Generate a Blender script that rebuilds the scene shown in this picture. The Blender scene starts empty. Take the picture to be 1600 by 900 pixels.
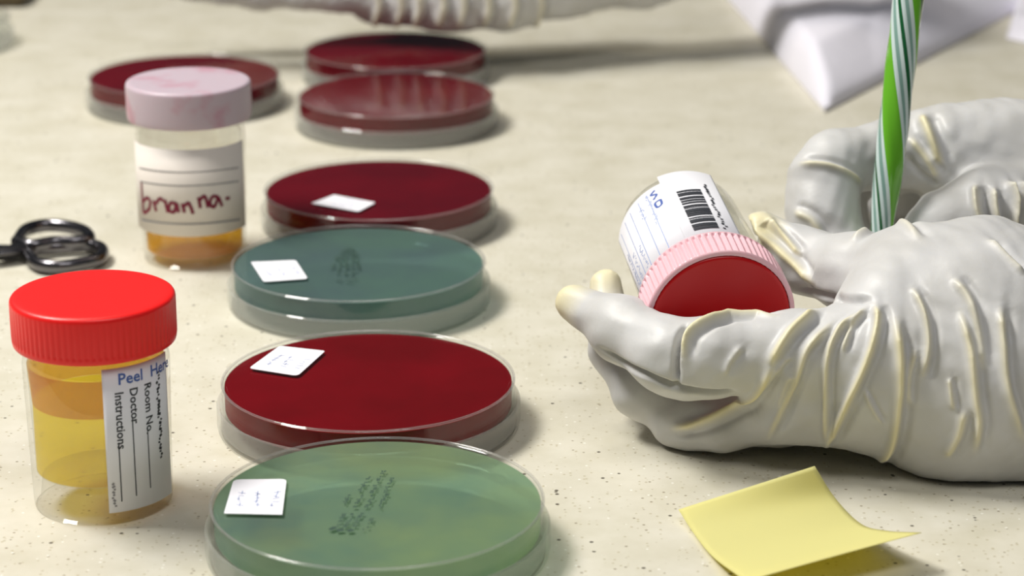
import bpy, bmesh, math, random
import numpy as np
from mathutils import Vector, Matrix
from mathutils.bvhtree import BVHTree

# ------------------------------------------------------------------ camera
FPX, CAM_H, PITCH = 3721.8, 0.2608, math.radians(18.12)
sc = bpy.context.scene
COL = sc.collection
cam = bpy.data.cameras.new('camera')
cam.sensor_width = 36.0
cam.lens = FPX * 36.0 / 1600.0
cam.clip_start = 0.02
cam.clip_end = 50
cam.dof.use_dof = True
cam.dof.focus_distance = 0.68
cam.dof.aperture_fstop = 15.0
camo = bpy.data.objects.new('camera', cam)
camo.location = (0, 0, CAM_H)
camo.rotation_euler = (math.pi / 2 - PITCH, 0, 0)
COL.objects.link(camo)
sc.camera = camo

# ------------------------------------------------------------------ light
world = bpy.data.worlds.new('room_light')
sc.world = world
world.use_nodes = True
world.node_tree.nodes['Background'].inputs[0].default_value = (0.80, 0.88, 1.0, 1)
world.node_tree.nodes['Background'].inputs[1].default_value = 0.06

def area(name, loc, target, sx, sy, power, col):
    l = bpy.data.lights.new(name, 'AREA')
    l.shape = 'RECTANGLE'; l.size = sx; l.size_y = sy
    l.energy = power; l.color = col
    o = bpy.data.objects.new(name, l)
    o.location = loc
    o.rotation_euler = (Vector(target) - Vector(loc)).to_track_quat('-Z', 'Y').to_euler()
    COL.objects.link(o)
    return o
area('ceiling_and_fill_lamp', (-0.68, 0.80, 1.05), (0, 0.62, 0), 0.50, 0.26, 18.5, (1.0, 0.975, 0.93))
area('ceiling_and_fill_lamp', (-0.55, 1.40, 1.35), (0, 0.8, 0), 0.50, 0.24, 5, (1.0, 0.91, 0.76))
area('ceiling_and_fill_lamp', (0.20, 0.0, 1.30), (0.1, 0.6, 0), 0.80, 0.30, 6, (1.0, 0.98, 0.95))  # added fill on the camera side, not a lamp known in the room
sc.view_settings.view_transform = 'Standard'
sc.view_settings.look = 'None'
sc.view_settings.gamma = 1
sc.view_settings.use_curve_mapping = False
sc.view_settings.exposure = 0.0
sc.cycles.transparent_max_bounces = 32
sc.cycles.max_bounces = 16

# ------------------------------------------------------------------ helpers
CP, SP = math.cos(PITCH), math.sin(PITCH)
def ray(u, v):
    a = (u - 800) / FPX; b = (450 - v) / FPX
    return np.array([a, CP + b * SP, -SP + b * CP])
def at(u, v, Y):                      # a point of the photo at distance Y along the counter
    d = ray(u, v)
    return d * (Y / d[1]) + np.array([0, 0, CAM_H])
def ground(u, v, z=0.0):              # a point of the photo lying at height z
    d = ray(u, v)
    return d * ((z - CAM_H) / d[2]) + np.array([0, 0, CAM_H])

def lin(c):
    r = []
    for x in c:
        x = x / 255.0
        r.append(x / 12.92 if x <= 0.04045 else ((x + 0.055) / 1.055) ** 2.4)
    return tuple(r) + (1,)

def link(name, me, parent=None, mat=None):
    o = bpy.data.objects.new(name, me)
    COL.objects.link(o)
    if mat is not None and len(me.materials) == 0:
        me.materials.append(mat)
    if parent is not None:
        o.parent = parent
    return o

def pmesh(name, verts, faces, smooth=True):
    me = bpy.data.meshes.new(name)
    me.from_pydata([tuple(map(float, v)) for v in verts], [], [tuple(int(i) for i in f) for f in faces])
    me.validate()
    if smooth:
        me.polygons.foreach_set('use_smooth', [True] * len(me.polygons))
    me.update()
    return me

def sharp(me, ang=35):
    try:
        me.set_sharp_from_angle(angle=math.radians(ang))
    except Exception:
        pass
    return me

def tag(o, label, cat, group=None):
    o['label'] = label; o['category'] = cat
    if group: o['group'] = group
    return o

def empty(name, loc, label, cat, group=None):
    o = bpy.data.objects.new(name, None)
    o.empty_display_size = 0.01
    o.location = tuple(map(float, loc))
    COL.objects.link(o)
    return tag(o, label, cat, group)

def lathe(name, prof, seg=96, closed=True, rib=0, ribz=(0, 0), ribd=0.0):
    """prof: list of (r, z); revolved about z.  rib: number of vertical grip ribs between ribz heights"""
    V = []; F = []
    n = len(prof)
    for i in range(seg):
        a = 2 * math.pi * i / seg
        for (r, z) in prof:
            rr = r
            if rib and ribz[0] <= z <= ribz[1] and r > 0.6 * max(p[0] for p in prof):
                rr = r - ribd * (0.5 + 0.5 * math.cos(a * rib))
            V.append((rr * math.sin(a), -rr * math.cos(a), z))
    m = n if closed else n - 1
    for i in range(seg):
        j = (i + 1) % seg
        for k in range(m):
            k2 = (k + 1) % n
            F.append((i * n + k, j * n + k, j * n + k2, i * n + k2))
    me = pmesh(name, V, F)
    bm = bmesh.new(); bm.from_mesh(me)
    bmesh.ops.remove_doubles(bm, verts=bm.verts, dist=1e-6)
    bmesh.ops.recalc_face_normals(bm, faces=bm.faces)
    bm.to_mesh(me); bm.free()
    me.polygons.foreach_set('use_smooth', [True] * len(me.polygons))
    return sharp(me, 40)

def rounded(prof_pts, rads, n=4):
    """round the corners of an open poly-line profile"""
    out = []
    P = [np.array(p, float) for p in prof_pts]
    for i, p in enumerate(P):
        r = rads[i]
        if r <= 0 or i == 0 or i == len(P) - 1:
            out.append(tuple(p)); continue
        a = P[i - 1] - p; b = P[i + 1] - p
        a = a / np.linalg.norm(a) * r; b = b / np.linalg.norm(b) * r
        for k in range(n + 1):
            t = k / n
            out.append(tuple((p + a) * (1 - t) ** 2 + 2 * t * (1 - t) * p + (p + b) * t * t))
    return out

def tube(name, pts, rad, seg=12, flat=1.0, cap=True):
    """sweep a circle along points; rad scalar or list"""
    P = [Vector(tuple(map(float, p))) for p in pts]
    n = len(P); V = []; F = []
    up = Vector((0, 0, 1))
    for i, p in enumerate(P):
        t = (P[min(i + 1, n - 1)] - P[max(i - 1, 0)]).normalized()
        s = t.cross(up)
        if s.length < 1e-4: s = t.cross(Vector((1, 0, 0)))
        s.normalize(); w = s.cross(t).normalized()
        r = rad[i] if hasattr(rad, '__len__') else rad
        for k in range(seg):
            a = 2 * math.pi * k / seg
            V.append(p + s * (r * math.cos(a)) + w * (r * flat * math.sin(a)))
    for i in range(n - 1):
        for k in range(seg):
            k2 = (k + 1) % seg
            F.append((i * seg + k, i * seg + k2, (i + 1) * seg + k2, (i + 1) * seg + k))
    if cap:
        F.append(tuple(reversed(range(seg)))); F.append(tuple(range((n - 1) * seg, n * seg)))
    return pmesh(name, V, F)

def catmull(P, n=10):
    P = [np.array(p, float) for p in P]
    Q = [2 * P[0] - P[1]] + P + [2 * P[-1] - P[-2]]
    out = []
    for i in range(1, len(Q) - 2):
        p0, p1, p2, p3 = Q[i - 1:i + 3]
        for k in range(n):
            t = k / n
            out.append(0.5 * (2 * p1 + (p2 - p0) * t + (2 * p0 - 5 * p1 + 4 * p2 - p3) * t * t + (3 * p1 - p0 - 3 * p2 + p3) * t ** 3))
    out.append(P[-1])
    return out

# ------------------------------------------------------------------ materials
def new_mat(name):
    m = bpy.data.materials.new(name); m.use_nodes = True
    nt = m.node_tree
    for n in list(nt.nodes):
        nt.nodes.remove(n)
    out = nt.nodes.new('ShaderNodeOutputMaterial')
    return m, nt, out
def N(nt, t, **kw):
    n = nt.nodes.new(t)
    for k, v in kw.items():
        if k in n.inputs: n.inputs[k].default_value = v
        else: setattr(n, k, v)
    return n

def principled(name, col, rough=0.4, metal=0.0, ior=1.45, sss=0.0, ssr=(1, 1, 1), sscale=0.002, coat=0.0,
               noise=None, bump=None, spec=0.5):
    m, nt, out = new_mat(name)
    b = N(nt, 'ShaderNodeBsdfPrincipled')
    b.inputs['Base Color'].default_value = col
    b.inputs['Roughness'].default_value = rough
    b.inputs['Metallic'].default_value = metal
    b.inputs['IOR'].default_value = ior
    b.inputs['Specular IOR Level'].default_value = spec
    if sss:
        b.inputs['Subsurface Weight'].default_value = sss
        b.inputs['Subsurface Radius'].default_value = ssr
        b.inputs['Subsurface Scale'].default_value = sscale
    if coat:
        b.inputs['Coat Weight'].default_value = coat
        b.inputs['Coat Roughness'].default_value = 0.05
    tc = N(nt, 'ShaderNodeTexCoord')
    if noise:   # (scale, colour2, contrast lo, hi)
        nz = N(nt, 'ShaderNodeTexNoise', Scale=noise[0], Detail=4.0)
        nt.links.new(tc.outputs['Object'], nz.inputs['Vector'])
        rp = N(nt, 'ShaderNodeValToRGB')
        rp.color_ramp.elements[0].position = noise[2]; rp.color_ramp.elements[0].color = col
        rp.color_ramp.elements[1].position = noise[3]; rp.color_ramp.elements[1].color = noise[1]
        nt.links.new(nz.outputs['Fac'], rp.inputs['Fac'])
        nt.links.new(rp.outputs['Color'], b.inputs['Base Color'])
    if bump:    # (scale, strength, distance)
        nb = N(nt, 'ShaderNodeTexNoise', Scale=bump[0], Detail=3.0)
        nt.links.new(tc.outputs['Object'], nb.inputs['Vector'])
        bp = N(nt, 'ShaderNodeBump', Strength=bump[1], Distance=bump[2])
        nt.links.new(nb.outputs['Fac'], bp.inputs['Height'])
        nt.links.new(bp.outputs['Normal'], b.inputs['Normal'])
    nt.links.new(b.outputs['BSDF'], out.inputs['Surface'])
    return m

def clear_plastic(name, tint=(0.95, 0.96, 0.96, 1), ior=1.45, rough=0.06, haze=0.0, hazecol=(0.8, 0.8, 0.8, 1)):
    m, nt, out = new_mat(name)
    tr = N(nt, 'ShaderNodeBsdfTransparent'); tr.inputs[0].default_value = tint
    gl = N(nt, 'ShaderNodeBsdfGlossy'); gl.inputs['Roughness'].default_value = rough
    lw = N(nt, 'ShaderNodeLayerWeight'); lw.inputs[0].default_value = 0.5
    pw = N(nt, 'ShaderNodeMath', operation='POWER'); pw.inputs[1].default_value = 5.0
    nt.links.new(lw.outputs['Facing'], pw.inputs[0])
    f0 = ((ior - 1) / (ior + 1)) ** 2
    fr = N(nt, 'ShaderNodeMapRange')          # Schlick reflectance, the same from both sides of a wall
    fr.inputs[3].default_value = f0; fr.inputs[4].default_value = min(1.0, f0 * 9)
    nt.links.new(pw.outputs[0], fr.inputs[0])
    mx = N(nt, 'ShaderNodeMixShader')
    src = tr.outputs[0]
    if haze > 0:
        df = N(nt, 'ShaderNodeBsdfDiffuse'); df.inputs[0].default_value = hazecol
        tl = N(nt, 'ShaderNodeBsdfTranslucent'); tl.inputs[0].default_value = hazecol
        m2 = N(nt, 'ShaderNodeMixShader'); m2.inputs[0].default_value = 0.5
        nt.links.new(df.outputs[0], m2.inputs[1]); nt.links.new(tl.outputs[0], m2.inputs[2])
        m3 = N(nt, 'ShaderNodeMixShader'); m3.inputs[0].default_value = haze
        nt.links.new(tr.outputs[0], m3.inputs[1]); nt.links.new(m2.outputs[0], m3.inputs[2])
        src = m3.outputs[0]
    nt.links.new(fr.outputs[0], mx.inputs[0])
    nt.links.new(src, mx.inputs[1]); nt.links.new(gl.outputs[0], mx.inputs[2])
    nt.links.new(mx.outputs[0], out.inputs['Surface'])
    return m

def agar(name, c1, c2, tint, transp, rough=0.25, scale=30.0):
    """jelly: coloured diffuse + translucent with some see-through"""
    m, nt, out = new_mat(name)
    tc = N(nt, 'ShaderNodeTexCoord')
    nz = N(nt, 'ShaderNodeTexNoise', Scale=scale, Detail=3.0, Roughness=0.55)
    nt.links.new(tc.outputs['Object'], nz.inputs['Vector'])
    rp = N(nt, 'ShaderNodeValToRGB')
    rp.color_ramp.elements[0].position = 0.35; rp.color_ramp.elements[0].color = c1
    rp.color_ramp.elements[1].position = 0.68; rp.color_ramp.elements[1].color = c2
    nt.links.new(nz.outputs['Fac'], rp.inputs['Fac'])
    df = N(nt, 'ShaderNodeBsdfDiffuse'); tl = N(nt, 'ShaderNodeBsdfTranslucent')
    nt.links.new(rp.outputs['Color'], df.inputs[0]); nt.links.new(rp.outputs['Color'], tl.inputs[0])
    m1 = N(nt, 'ShaderNodeMixShader'); m1.inputs[0].default_value = 0.35
    nt.links.new(df.outputs[0], m1.inputs[1]); nt.links.new(tl.outputs[0], m1.inputs[2])
    tr = N(nt, 'ShaderNodeBsdfTransparent'); tr.inputs[0].default_value = tint
    m2 = N(nt, 'ShaderNodeMixShader'); m2.inputs[0].default_value = transp
    nt.links.new(m1.outputs[0], m2.inputs[1]); nt.links.new(tr.outputs[0], m2.inputs[2])
    nt.links.new(m2.outputs[0], out.inputs['Surface'])
    return m

M = {}
M['clear'] = clear_plastic('clear_polystyrene', (0.975, 0.98, 0.975, 1), haze=0.004)
M['lid'] = clear_plastic('clear_lid_plastic', (0.97, 0.975, 0.97, 1), haze=0.20, hazecol=(0.88, 0.88, 0.84, 1))
M['rim'] = clear_plastic('rim_plastic', (0.97, 0.97, 0.97, 1), ior=1.7, rough=0.12, haze=0.13, hazecol=(0.85, 0.84, 0.84, 1))
M['jarclear'] = clear_plastic('clear_jar_plastic', (0.965, 0.965, 0.95, 1), ior=1.6, rough=0.04, haze=0.035)
M['red_agar'] = agar('blood_agar', lin((142, 0, 17)), lin((126, 0, 11)), lin((150, 10, 20)), 0.04)
M['red_agar_dark'] = agar('dark_blood_agar', lin((126, 3, 28)), lin((110, 2, 26)), lin((120, 10, 30)), 0.04)
M['teal_agar'] = agar('blue_green_agar', lin((128, 152, 156)), lin((134, 168, 156)), lin((178, 206, 202)), 0.52)
M['green_agar'] = agar('green_agar', lin((156, 184, 172)), lin((194, 212, 166)), lin((206, 230, 212)), 0.60)
M['paper'] = principled('white_sticker', lin((238, 238, 244)), 0.6)
M['cream_paper'] = principled('cream_sticker', lin((228, 220, 212)), 0.55)
M['ink'] = principled('black_ink', lin((45, 48, 55)), 0.6)
M['ink_green'] = principled('dark_green_print', lin((48, 72, 62)), 0.6)
M['ink_blue'] = principled('blue_ink', lin((70, 95, 165)), 0.6)
M['ink_pale'] = principled('pale_blue_ink', lin((150, 165, 205)), 0.6)
M['ink_grey'] = principled('grey_ink', lin((140, 138, 140)), 0.6)
M['ink_red'] = principled('maroon_marker', lin((120, 8, 48)), 0.55)
M['red_cap'] = principled('red_cap_plastic', lin((238, 30, 30)), 0.36, sss=0.15, ssr=(1, .2, .1), sscale=0.002, bump=(900, 0.05, 0.0003))
M['red_disc_shaded'] = principled('shaded_red_cap_plastic', lin((190, 6, 14)), 0.35)  # cap red darkened: shade of the face turned from the light is painted in
M['cap_side_sheen'] = principled('pink_plastic_painted_sheen', lin((234, 190, 198)), 0.3, sss=0.2, ssr=(1, .5, .5), sscale=0.002)  # translucent cap side; its reflection and backlight are painted in as pale pink
M['white_cap'] = principled('frosted_pale_plastic', lin((190, 174, 184)), 0.4, sss=0.3, ssr=(1, .6, .6), sscale=0.003,
                            noise=(70, lin((186, 138, 154)), 0.52, 0.68))
M['yellow_liquid'] = clear_plastic('yellow_liquid', lin((254, 243, 140)), ior=1.15, rough=0.03, haze=0.20, hazecol=lin((252, 228, 40)))
M['amber_liquid'] = clear_plastic('amber_film', lin((252, 230, 150)), ior=1.2, rough=0.05, haze=0.2, hazecol=lin((235, 175, 15)))
M['orange_liquid'] = clear_plastic('orange_liquid', lin((254, 230, 130)), ior=1.15, rough=0.03, haze=0.3, hazecol=lin((252, 185, 8)))
M['steel'] = principled('dark_steel', lin((112, 110, 114)), 0.24, metal=1.0)

def counter_mat():
    m, nt, out = new_mat('speckled_beige_laminate')
    b = N(nt, 'ShaderNodeBsdfPrincipled', Roughness=0.42)
    tc = N(nt, 'ShaderNodeTexCoord')
    n1 = N(nt, 'ShaderNodeTexNoise', Scale=45.0, Detail=6.0, Roughness=0.6)
    nt.links.new(tc.outputs['Object'], n1.inputs['Vector'])
    r1 = N(nt, 'ShaderNodeValToRGB')
    r1.color_ramp.elements[0].position = 0.3; r1.color_ramp.elements[0].color = lin((202, 197, 177))
    r1.color_ramp.elements[1].position = 0.7; r1.color_ramp.elements[1].color = lin((219, 215, 200))
    nt.links.new(n1.outputs['Fac'], r1.inputs['Fac'])
    col = r1.outputs['Color']
    for sc_, lo, hi, dens, c in ((330, 0.10, 0.17, 0.70, (150, 140, 118)), (230, 0.10, 0.16, 0.78, (92, 86, 74)), (520, 0.16, 0.26, 0.55, (186, 178, 152)), (420, 0.12, 0.2, 0.85, (236, 234, 224))):
        v = N(nt, 'ShaderNodeTexVoronoi', Scale=float(sc_))
        nt.links.new(tc.outputs['Object'], v.inputs['Vector'])
        mr = N(nt, 'ShaderNodeMapRange')
        mr.inputs[1].default_value = lo; mr.inputs[2].default_value = hi
        mr.inputs[3].default_value = 1.0; mr.inputs[4].default_value = 0.0
        nt.links.new(v.outputs['Distance'], mr.inputs[0])
        sx = N(nt, 'ShaderNodeSeparateColor')
        nt.links.new(v.outputs['Color'], sx.inputs[0])
        gt = N(nt, 'ShaderNodeMath', operation='GREATER_THAN'); gt.inputs[1].default_value = dens
        nt.links.new(sx.outputs[0], gt.inputs[0])
        mu = N(nt, 'ShaderNodeMath', operation='MULTIPLY')
        nt.links.new(mr.outputs[0], mu.inputs[0]); nt.links.new(gt.outputs[0], mu.inputs[1])
        mix = N(nt, 'ShaderNodeMix', data_type='RGBA')
        nt.links.new(mu.outputs[0], mix.inputs[0])
        nt.links.new(col, mix.inputs[6]); mix.inputs[7].default_value = lin(c)
        col = mix.outputs[2]
    nt.links.new(col, b.inputs['Base Color'])
    nt.links.new(b.outputs['BSDF'], out.inputs['Surface'])
    return m
M['counter'] = counter_mat()

def glove_mat():
    m, nt, out = new_mat('cream_latex')
    b = N(nt, 'ShaderNodeBsdfPrincipled', Roughness=0.46)
    b.inputs['Subsurface Weight'].default_value = 0.12
    b.inputs['Subsurface Radius'].default_value = (1.0, 0.85, 0.6)
    b.inputs['Subsurface Scale'].default_value = 0.0015
    at_ = N(nt, 'ShaderNodeAttribute', attribute_name='fold')
    tc = N(nt, 'ShaderNodeTexCoord')
    nz = N(nt, 'ShaderNodeTexNoise', Scale=60.0, Detail=4.0)
    nt.links.new(tc.outputs['Object'], nz.inputs['Vector'])
    r = N(nt, 'ShaderNodeValToRGB')
    r.color_ramp.elements[0].position = 0.3; r.color_ramp.elements[0].color = lin((192, 191, 188))
    r.color_ramp.elements[1].position = 0.7; r.color_ramp.elements[1].color = lin((203, 203, 203))
    nt.links.new(nz.outputs['Fac'], r.inputs['Fac'])
    mix = N(nt, 'ShaderNodeMix', data_type='RGBA')
    nt.links.new(at_.outputs['Fac'], mix.inputs[0])
    nt.links.new(r.outputs['Color'], mix.inputs[6]); mix.inputs[7].default_value = lin((228, 219, 176))
    nt.links.new(mix.outputs[2], b.inputs['Base Color'])
    nb = N(nt, 'ShaderNodeTexNoise', Scale=380.0, Detail=4.0)
    nt.links.new(tc.outputs['Object'], nb.inputs['Vector'])
    bp = N(nt, 'ShaderNodeBump', Strength=0.25, Distance=0.0004)
    nt.links.new(nb.outputs['Fac'], bp.inputs['Height'])
    nt.links.new(bp.outputs['Normal'], b.inputs['Normal'])
    nt.links.new(b.outputs['BSDF'], out.inputs['Surface'])
    return m
M['glove'] = glove_mat()

# ------------------------------------------------------------------ countertop
def box(name, x0, x1, y0, y1, z0, z1, mat, bevel=0.0, parent=None):
    bm = bmesh.new()
    bmesh.ops.create_cube(bm, size=1)
    for v in bm.verts:
        v.co = Vector(((x0 + x1) / 2 + v.co.x * (x1 - x0), (y0 + y1) / 2 + v.co.y * (y1 - y0), (z0 + z1) / 2 + v.co.z * (z1 - z0)))
    if bevel:
        bmesh.ops.bevel(bm, geom=bm.edges[:], offset=bevel, segments=3, affect='EDGES', profile=0.5)
    me = bpy.data.meshes.new(name); bm.to_mesh(me); bm.free()
    return link(name, me, parent, mat)
ct = box('countertop', -1.5, 1.5, 0.12, 2.2, -0.04, 0.0, M['counter'], 0.004)
tag(ct, 'beige speckled laminate countertop under the dishes and jars', 'countertop')

# ------------------------------------------------------------------ petri dishes
H = 0.0145; RB = 0.0435; RL = 0.0453
base_me = lathe('base', [(0, H - 0.0009), (RB - 0.0006, H - 0.0009), (RB - 0.0006, 0.0016), (RB, 0.0016), (RB + 0.0001, H - 0.0006), (RB - 0.0006, H),
                         (RB - 0.0012, H - 0.0001), (RB - 0.0015, H - 0.0003), (RB - 0.0018, H - 0.0003), (RB - 0.0022, H - 0.0003), (0, H - 0.0003)], 128)
sharp(base_me, 20)
lid_me = lathe('lid', [(0, 0.0), (RL - 0.0012, 0.0), (RL - 0.0002, 0.0008), (RL, 0.0020), (RL, 0.0078), (RL - 0.0005, 0.0083), (RL - 0.001, 0.0079), (RL - 0.0012, 0.0012), (0, 0.0012)], 128)
rim_me = lathe('rim', [(RB - 0.0001 + 0.00042 * math.cos(a * math.pi / 5), H - 0.0002 + 0.00036 * math.sin(a * math.pi / 5)) for a in range(10)], 128)
rim_me.materials.append(M['rim'])
lid_me.materials.append(M['lid']); base_me.materials.append(M['clear'])
agar_prof = [(0, H - 0.0080), (RB - 0.0012, H - 0.0082), (RB - 0.0008, H - 0.0078), (RB - 0.0008, H - 0.0011), (0, H - 0.0011)]

def strokes_on_plane(name, segs, z, w, mat, parent, origin):
    """flat ink dashes: list of (p, q) points in the plane, w half-width"""
    V = []; F = []
    for (p, q) in segs:
        p = np.array(p[:2]); q = np.array(q[:2]); d = q - p
        L = np.linalg.norm(d)
        if L < 1e-7: continue
        d /= L; n = np.array([-d[1], d[0]]) * w
        b = len(V)
        for c in (p - n, q - n, q + n, p + n):
            V.append((c[0] - origin[0], c[1] - origin[1], z - origin[2]))
        F.append((b, b + 1, b + 2, b + 3))
    return link(name, pmesh(name, V, F, False), parent, mat)

def sticker(px, z, parent, origin, rnd, seed, cols=3):
    """thin paper label lying on the dish: quad of pixels, corner radii in mm"""
    C = [ground(u, v, z)[:2] for (u, v) in px]
    pts = []
    for i in range(4):
        p = C[i]; a = C[i - 1] - p; b = C[(i + 1) % 4] - p
        r = rnd[i]
        if r <= 0: pts.append(p); continue
        a = a / np.linalg.norm(a) * r; b = b / np.linalg.norm(b) * r
        for k in range(5):
            t = k / 4
            pts.append((p + a) * (1 - t) ** 2 + 2 * t * (1 - t) * p + (p + b) * t * t)
    n = len(pts); V = []
    for zz in (z, z + 0.00018):
        for p in pts: V.append((p[0] - origin[0], p[1] - origin[1], zz - origin[2]))
    F = [tuple(range(n - 1, -1, -1)), tuple(range(n, 2 * n))] + [(i, (i + 1) % n, n + (i + 1) % n, n + i) for i in range(n)]
    me = pmesh('label_sticker', V, F, False)
    bm = bmesh.new(); bm.from_mesh(me); bmesh.ops.recalc_face_normals(bm, faces=bm.faces); bm.to_mesh(me); bm.free()
    st = link('label_sticker', me, parent, M['paper'])
    rn = random.Random(seed)
    segs = []
    def P(s, t): return C[0] * (1 - s) * (1 - t) + C[1] * s * (1 - t) + C[2] * s * t + C[3] * (1 - s) * t
    for c in range(cols):
        s0 = 0.17 + c * 0.30
        for k in range(5):
            t0 = 0.40 + 0.085 * k
            s = s0 + rn.uniform(-0.02, 0.03)
            L = rn.uniform(0.06, 0.15)
            segs.append((P(s, t0), P(s + L, t0 + rn.uniform(-0.05, 0.05))))
            if rn.random() < 0.5: segs.append((P(s + L * 0.5, t0 - 0.05), P(s + L * 0.5, t0 + 0.05)))
    strokes_on_plane('print', segs, z + 0.00024, 0.00012, M['ink_pale'], st, origin)
    return st

def petri(x, y, mat, label, z=0.0, group='petri dishes on the counter'):
    e = empty('petri_dish', (x, y, z), label, 'petri dish', group)
    link('lid', lid_me, e); b = link('base', base_me, e); link('rim', rim_me, b)
    a = link('agar', lathe('agar', agar_prof, 128), e, mat)
    return e, b

G1, G1b = petri(-0.0352, 0.5755, M['green_agar'], 'nearest pale green agar dish with square white sticker and printed lines')
R1, R1b = petri(-0.0428, 0.6667, M['red_agar'], 'dark red agar dish with a white sticker, between the two green dishes')
T1, T1b = petri(-0.0528, 0.7826, M['teal_agar'], 'blue-green agar dish with white sticker, beside the jar with red handwriting')
R2, R2b = petri(-0.0508, 0.8759, M['red_agar_dark'], 'dark red agar dish with sticker, just behind the blue-green dish')
R3, R3b = petri(-0.0513, 1.0300, M['red_agar_dark'], 'plain dark red agar dish in front of the farthest dish, no sticker')
R4, R4b = petri(-0.0559, 1.1225, M['red_agar_dark'], 'farthest purple-red agar dish, right under the gloved hand at the top')
R5, R5b = petri(-0.1502, 1.0687, M['red_agar_dark'], 'dark red agar dish standing behind the pale pink jar cap')

zt = H - 0.0003
def lbl(px, d, rnd, seed, cols=3):
    o = d.location
    sticker(px, zt + 0.00005, d, (o.x, o.y, o.z), rnd, seed, cols)
lbl([(365, 750), (448, 749), (441, 805), (350, 803)], G1, (0.002, 0.002, 0, 0), 1)
lbl([(437, 541), (508, 549), (465, 588), (389, 576)], R1, (0.0012, 0.0008, 0.002, 0.0015), 2)
lbl([(392, 410), (462, 407), (481, 436), (412, 441)], T1, (0.0005, 0.0015, 0.0015, 0.0015), 3)
lbl([(487, 318), (522, 305), (587, 317), (560, 331)], R2, (0, 0, 0.001, 0.001), 4)

# printed rows on the two green dishes
def print_rows(d, rows, seed, w):
    o = d.location; rn = random.Random(seed); segs = []
    for (u0, v0, u1, v1) in rows:
        L = math.hypot(u1 - u0, (v1 - v0) * 2.6); n = max(2, int(L / 7)); s = 0.0
        for k in range(n):
            t0 = k / n; t1 = t0 + rn.uniform(0.45, 0.85) / n
            j = rn.uniform(-1.6, 1.6)
            for off in (-1.6, 1.6):
                if rn.random() < 0.8:
                    p = ground(u0 + (u1 - u0) * t0 + j + off, v0 + (v1 - v0) * t0, zt)
                    q = ground(u0 + (u1 - u0) * t1 + j + off + rn.uniform(-1, 1), v0 + (v1 - v0) * t1, zt)
                    segs.append((p, q))
    strokes_on_plane('print', segs, zt + 0.00006, w, M['ink_green'], d, (o.x, o.y, o.z))
print_rows(G1, [(561, 769, 577, 744), (581, 771, 600, 735), (601, 770, 612, 746),
                (534, 790, 549, 772), (553, 793, 566, 773), (573, 793, 584, 773), (592, 794, 604, 771),
                (527, 824, 537, 802), (540, 824, 552, 802), (554, 823, 566, 801), (570, 828, 583, 808)], 11, 0.00022)
o1 = G1.location
strokes_on_plane('print', [(ground(515, 828, zt), ground(524, 824, zt)), (ground(526, 829, zt), ground(537, 828, zt)), (ground(543, 830, zt), ground(552, 828, zt))],
                 zt + 0.00006, 0.0007, M['ink_green'], G1, (o1.x, o1.y, o1.z))
print_rows(T1, [(518, 420, 530, 395), (528, 428, 536, 388), (540, 432, 543, 384), (551, 432, 549, 386), (560, 424, 556, 390), (524, 438, 560, 436), (530, 441, 556, 441)], 12, 0.00022)

# empty clear dish at the left edge
e = empty('petri_dish', (ground(-118, 72)[0], ground(-118, 72)[1], 0), 'clear empty dish cut off by the left edge of the picture', 'petri dish')
link('lid', lid_me, e); link('rim', rim_me, link('base', base_me, e))

# ------------------------------------------------------------------ specimen jars
def text2d(s, size):
    cu = bpy.data.curves.new('txt', 'FONT'); cu.body = s; cu.size = size
    cu.align_x = 'LEFT'; cu.resolution_u = 2; cu.offset = size * 0.018
    ob = bpy.data.objects.new('txt', cu); COL.objects.link(ob)
    dg = bpy.context.evaluated_depsgraph_get()
    me = ob.evaluated_get(dg).to_mesh()
    V = [(v.co.x, v.co.y) for v in me.vertices]; F = [tuple(p.vertices) for p in me.polygons]
    ob.evaluated_get(dg).to_mesh_clear()
    bpy.data.objects.remove(ob); bpy.data.curves.remove(cu)
    return V, F
def wrap(V2, R):     # (s along the girth, z up) -> cylinder surface, s = 0 faces -y
    return [(R * math.sin(s / R), -R * math.cos(s / R), z) for (s, z) in V2]
def text_on(name, s, size, s0, z0, R, mat, parent, down=False):
    V, F = text2d(s, size)
    if down: V = [(s0 + y, z0 - x) for (x, y) in V]      # reads from top to bottom
    else: V = [(s0 + x, z0 + y) for (x, y) in V]
    return link(name, pmesh(name, wrap(V, R), F, False), parent, mat)
def patch(name, s0, s1, z0, z1, R, mat, parent, n=24, thick=0.00015, slant=0.0):
    V = []; F = []
    for k, r in enumerate((R, R + thick)):
        for i in range(n + 1):
            s = s0 + (s1 - s0) * i / n
            for z in (z0, z1):
                V.append((r * math.sin(s / R), -r * math.cos(s / R), z + slant * i / n))
    m = 2 * (n + 1)
    for i in range(n):
        a = 2 * i
        F.append((a, a + 1, a + 3, a + 2)); F.append((m + a, m + a + 2, m + a + 3, m + a + 1))
        F.append((a, a + 2, m + a + 2, m + a)); F.append((a + 1, m + a + 1, m + a + 3, a + 3))
    F.append((0, m, m + 1, 1)); F.append((2 * n, 2 * n + 1, m + 2 * n + 1, m + 2 * n))
    return link(name, pmesh(name, V, F, True), parent, mat)
def ribbon_on(name, lines, w, R, mat, parent):
    V = []; F = []
    for pl in lines:
        P = [np.array(p, float) for p in (catmull(pl, 6) if len(pl) > 2 else pl)]
        n = len(P); b = len(V)
        for i, p in enumerate(P):
            d = P[min(i + 1, n - 1)] - P[max(i - 1, 0)]; d = d / (np.linalg.norm(d) + 1e-12)
            nn = np.array([-d[1], d[0]]) * w
            V.append(p + nn); V.append(p - nn)
        for i in range(n - 1):
            F.append((b + 2 * i, b + 2 * i + 1, b + 2 * i + 3, b + 2 * i + 2))
    return link(name, pmesh(name, wrap([(v[0], v[1]) for v in V], R), F, False), parent, mat)

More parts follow.
